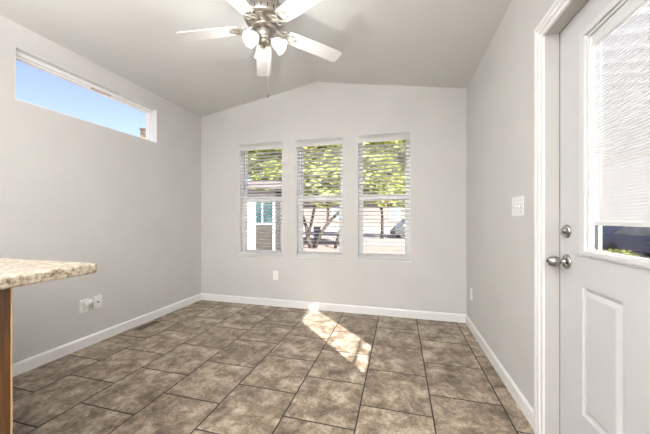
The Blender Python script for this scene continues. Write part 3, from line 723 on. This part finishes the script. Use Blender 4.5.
# blue grey house past the door
t = thing('neighbour_house', 'blue grey house in shade beyond the door glass', 'house', (14.5, 19, GZ), 0)
bm = B(); box(bm, 0, 8, -9, 14, 0, 3.2); obj('wall', bm, M['siding_blue'], t)
for y in (-5, 0, 3.2, 8):
    bm = B(); box(bm, -.04, .02, y, y+1.3, 1.0, 2.3); w_ = obj('window', bm, M['winglass'], t)
    bm = B(); frame(bm, 'X', -.07, 0, y-.1, y+1.4, .9, 2.4, .1); obj('window_frame', bm, M['siding_blue'], w_)
bm = B(); prism(bm, [(-.6, 3.1), (4, 4.6), (8.6, 3.1), (8.6, 3.3), (4, 4.8), (-.6, 3.3)], -9.5, 14.5, Matrix(((1,0,0,0),(0,0,1,0),(0,1,0,0),(0,0,0,1)))); obj('roof', bm, M['roof'], t)

# ---- vehicles
def wheel(name, parent, x, y, r, w):
    bm = B(); lathe(bm, [(r*.55, -w/2), (r*.9, -w/2), (r, -w*.35), (r, w*.35), (r*.9, w/2), (r*.55, w/2), (r*.5, w*.3), (0, w*.3)], 24, Matrix.Translation((x, y, r)) @ Matrix.Rotation(PI/2, 4, 'X'))
    o = obj(name, bm, M['black'], parent)
    bm = B(); lathe(bm, [(0, -w*.36), (r*.5, -w*.34), (r*.5, w*.34), (0, w*.36)], 18, Matrix.Translation((x, y, r)) @ Matrix.Rotation(PI/2, 4, 'X')); obj('hubcap', bm, M['satin'], o)
YM = Matrix(((1,0,0,0),(0,0,1,0),(0,1,0,0),(0,0,0,1)))
t = thing('parked_van', 'dark grey sloping front van parked across the yard, cut by the right tall window', 'van', cam_at(5.95, 24.0) + Vector((0, 0, -.01)), TH)
bm = B(); prism(bm, [(0, .32), (.02, .62), (.95, 1.52), (1.3, 1.68), (4.1, 1.72), (4.5, 1.0), (4.5, .34), (3.9, .26), (.6, .26)], 0, 1.75, YM, .05); obj('body', bm, M['vanpaint'], t)
for y in (-.008, 1.752):
    for pl in ([(.62, 1.02), (1.18, 1.52), (2.0, 1.58), (2.0, 1.02)], [(2.08, 1.02), (2.08, 1.58), (4.0, 1.60), (4.25, 1.04)]):
        bm = B(); prism(bm, pl, y, y+.006, YM); obj('side_window', bm, M['winglass'], t)
bm = B(); box(bm, 0, 1.05, .16, 1.59, 0, .012, Matrix.Translation((.12, 0, .73)) @ Matrix.Rotation(-math.atan2(.90, .93), 4, 'Y')); obj('windshield', bm, M['winglass'], t)
for x in (.85, 3.6):
    for y in (.1, 1.65): wheel('wheel', t, x, y, .33, .22)

# ---- dark utility box between the trunks
t = thing('utility_box', 'dark grey utility cabinet behind the mesquite trunks', 'utility box', cam_at(-.62, 22.0) + Vector((0, 0, .04)), TH)
bm = B(); rbox(bm, -.27, .27, -.3, .3, 0, .95, .03, 2); obj('body', bm, M['utility'], t)
bm = B(); rbox(bm, -.3, .3, -.33, .33, .95, 1.02, .02, 2); obj('lid', bm, M['utility'], t)
bm = B(); rbox(bm, -.23, .23, -.32, -.30, .08, .92, .008, 1); obj('door', bm, M['utility'], t)

# ---- translucent cover added beside the door to whiten the view between the slats
t = thing('patio_cover', 'white translucent patio cover on slim posts, seen through the door blind', 'patio cover', (0, 0, 0), 0)
bm = B(); n = 96; rows = []
for k in range(n+1):
    y = 1.95 + k*.05; dz = .012*math.sin(k*PI/2 + .3); rows.append((bm.verts.new((.84, y, 2.40+dz)), bm.verts.new((3.95, y, 2.24+dz))))
for (a_, b_), (c_, d_) in zip(rows, rows[1:]): bm.faces.new((a_, b_, d_, c_))
bmesh.ops.solidify(bm, geom=bm.faces[:], thickness=.004); obj('cover_panel', bm, M['fiberglass'], t)
bm = B(); box(bm, 3.72, 3.84, 1.95, 6.75, 2.10, 2.225); obj('beam', bm, M['siding_white'], t)
for y in (2.05, 6.67):
    bm = B(); box(bm, 3.75, 3.82, y-.035, y+.035, GZ, 2.10); obj('post', bm, M['post'], t)

# ---- things seen through the slit of the door glass
t = thing('parked_car', 'dark blue car parked before the blue grey house', 'car', (10.5, 14.6, GZ), math.radians(100))
bm = B(); prism(bm, [(-2.15, .35), (-2.2, .62), (-2.05, .85), (-1.2, .95), (-.55, 1.42), (.75, 1.46), (1.5, 1.02), (2.05, .92), (2.18, .6), (2.15, .35), (1.8, .28), (-1.8, .28)], -.86, .86, YM, .06); obj('body', bm, M['carblue'], t)
for y in (-.868, .862):
    bm = B(); prism(bm, [(-1.0, .98), (-.48, 1.36), (.70, 1.39), (1.25, 1.02)], y, y+.006, YM); obj('side_window', bm, M['winglass'], t)
for x in (-1.35, 1.35):
    for y in (-.78, .78): wheel('wheel', t, x, y, .32, .2)
t = thing('low_shrub', 'yellow green low shrub outside the door glass', 'shrub', (7.75, 12.6, GZ), 0)
bm = B()
for k in range(7): tube(bm, [(0, 0, -.01), (.12*math.cos(k), .12*math.sin(k), .15), (.25*math.cos(k), .25*math.sin(k), .3)], [.012, .01, .006], 5)
obj('stem', bm, M['bark'], t)
bm = B(); leaves(bm, (0, 0, .32), (.55, .55, .28), 500, .07, 77); obj('foliage', bm, M['leafyellow'], t)
t = thing('upright_shrub', 'dark upright shrub outside the door glass beside the blue car', 'shrub', (8.2, 11.2, GZ), 0)
bm = B(); tube(bm, [(0, 0, -.01), (.03, 0, .5), (0, .02, 1.1)], [.05, .04, .02], 7); obj('trunk', bm, M['bark'], t)
bm = B(); leaves(bm, (0, 0, .8), (.32, .32, .62), 700, .08, 78); obj('foliage', bm, M['leafdark'], t)
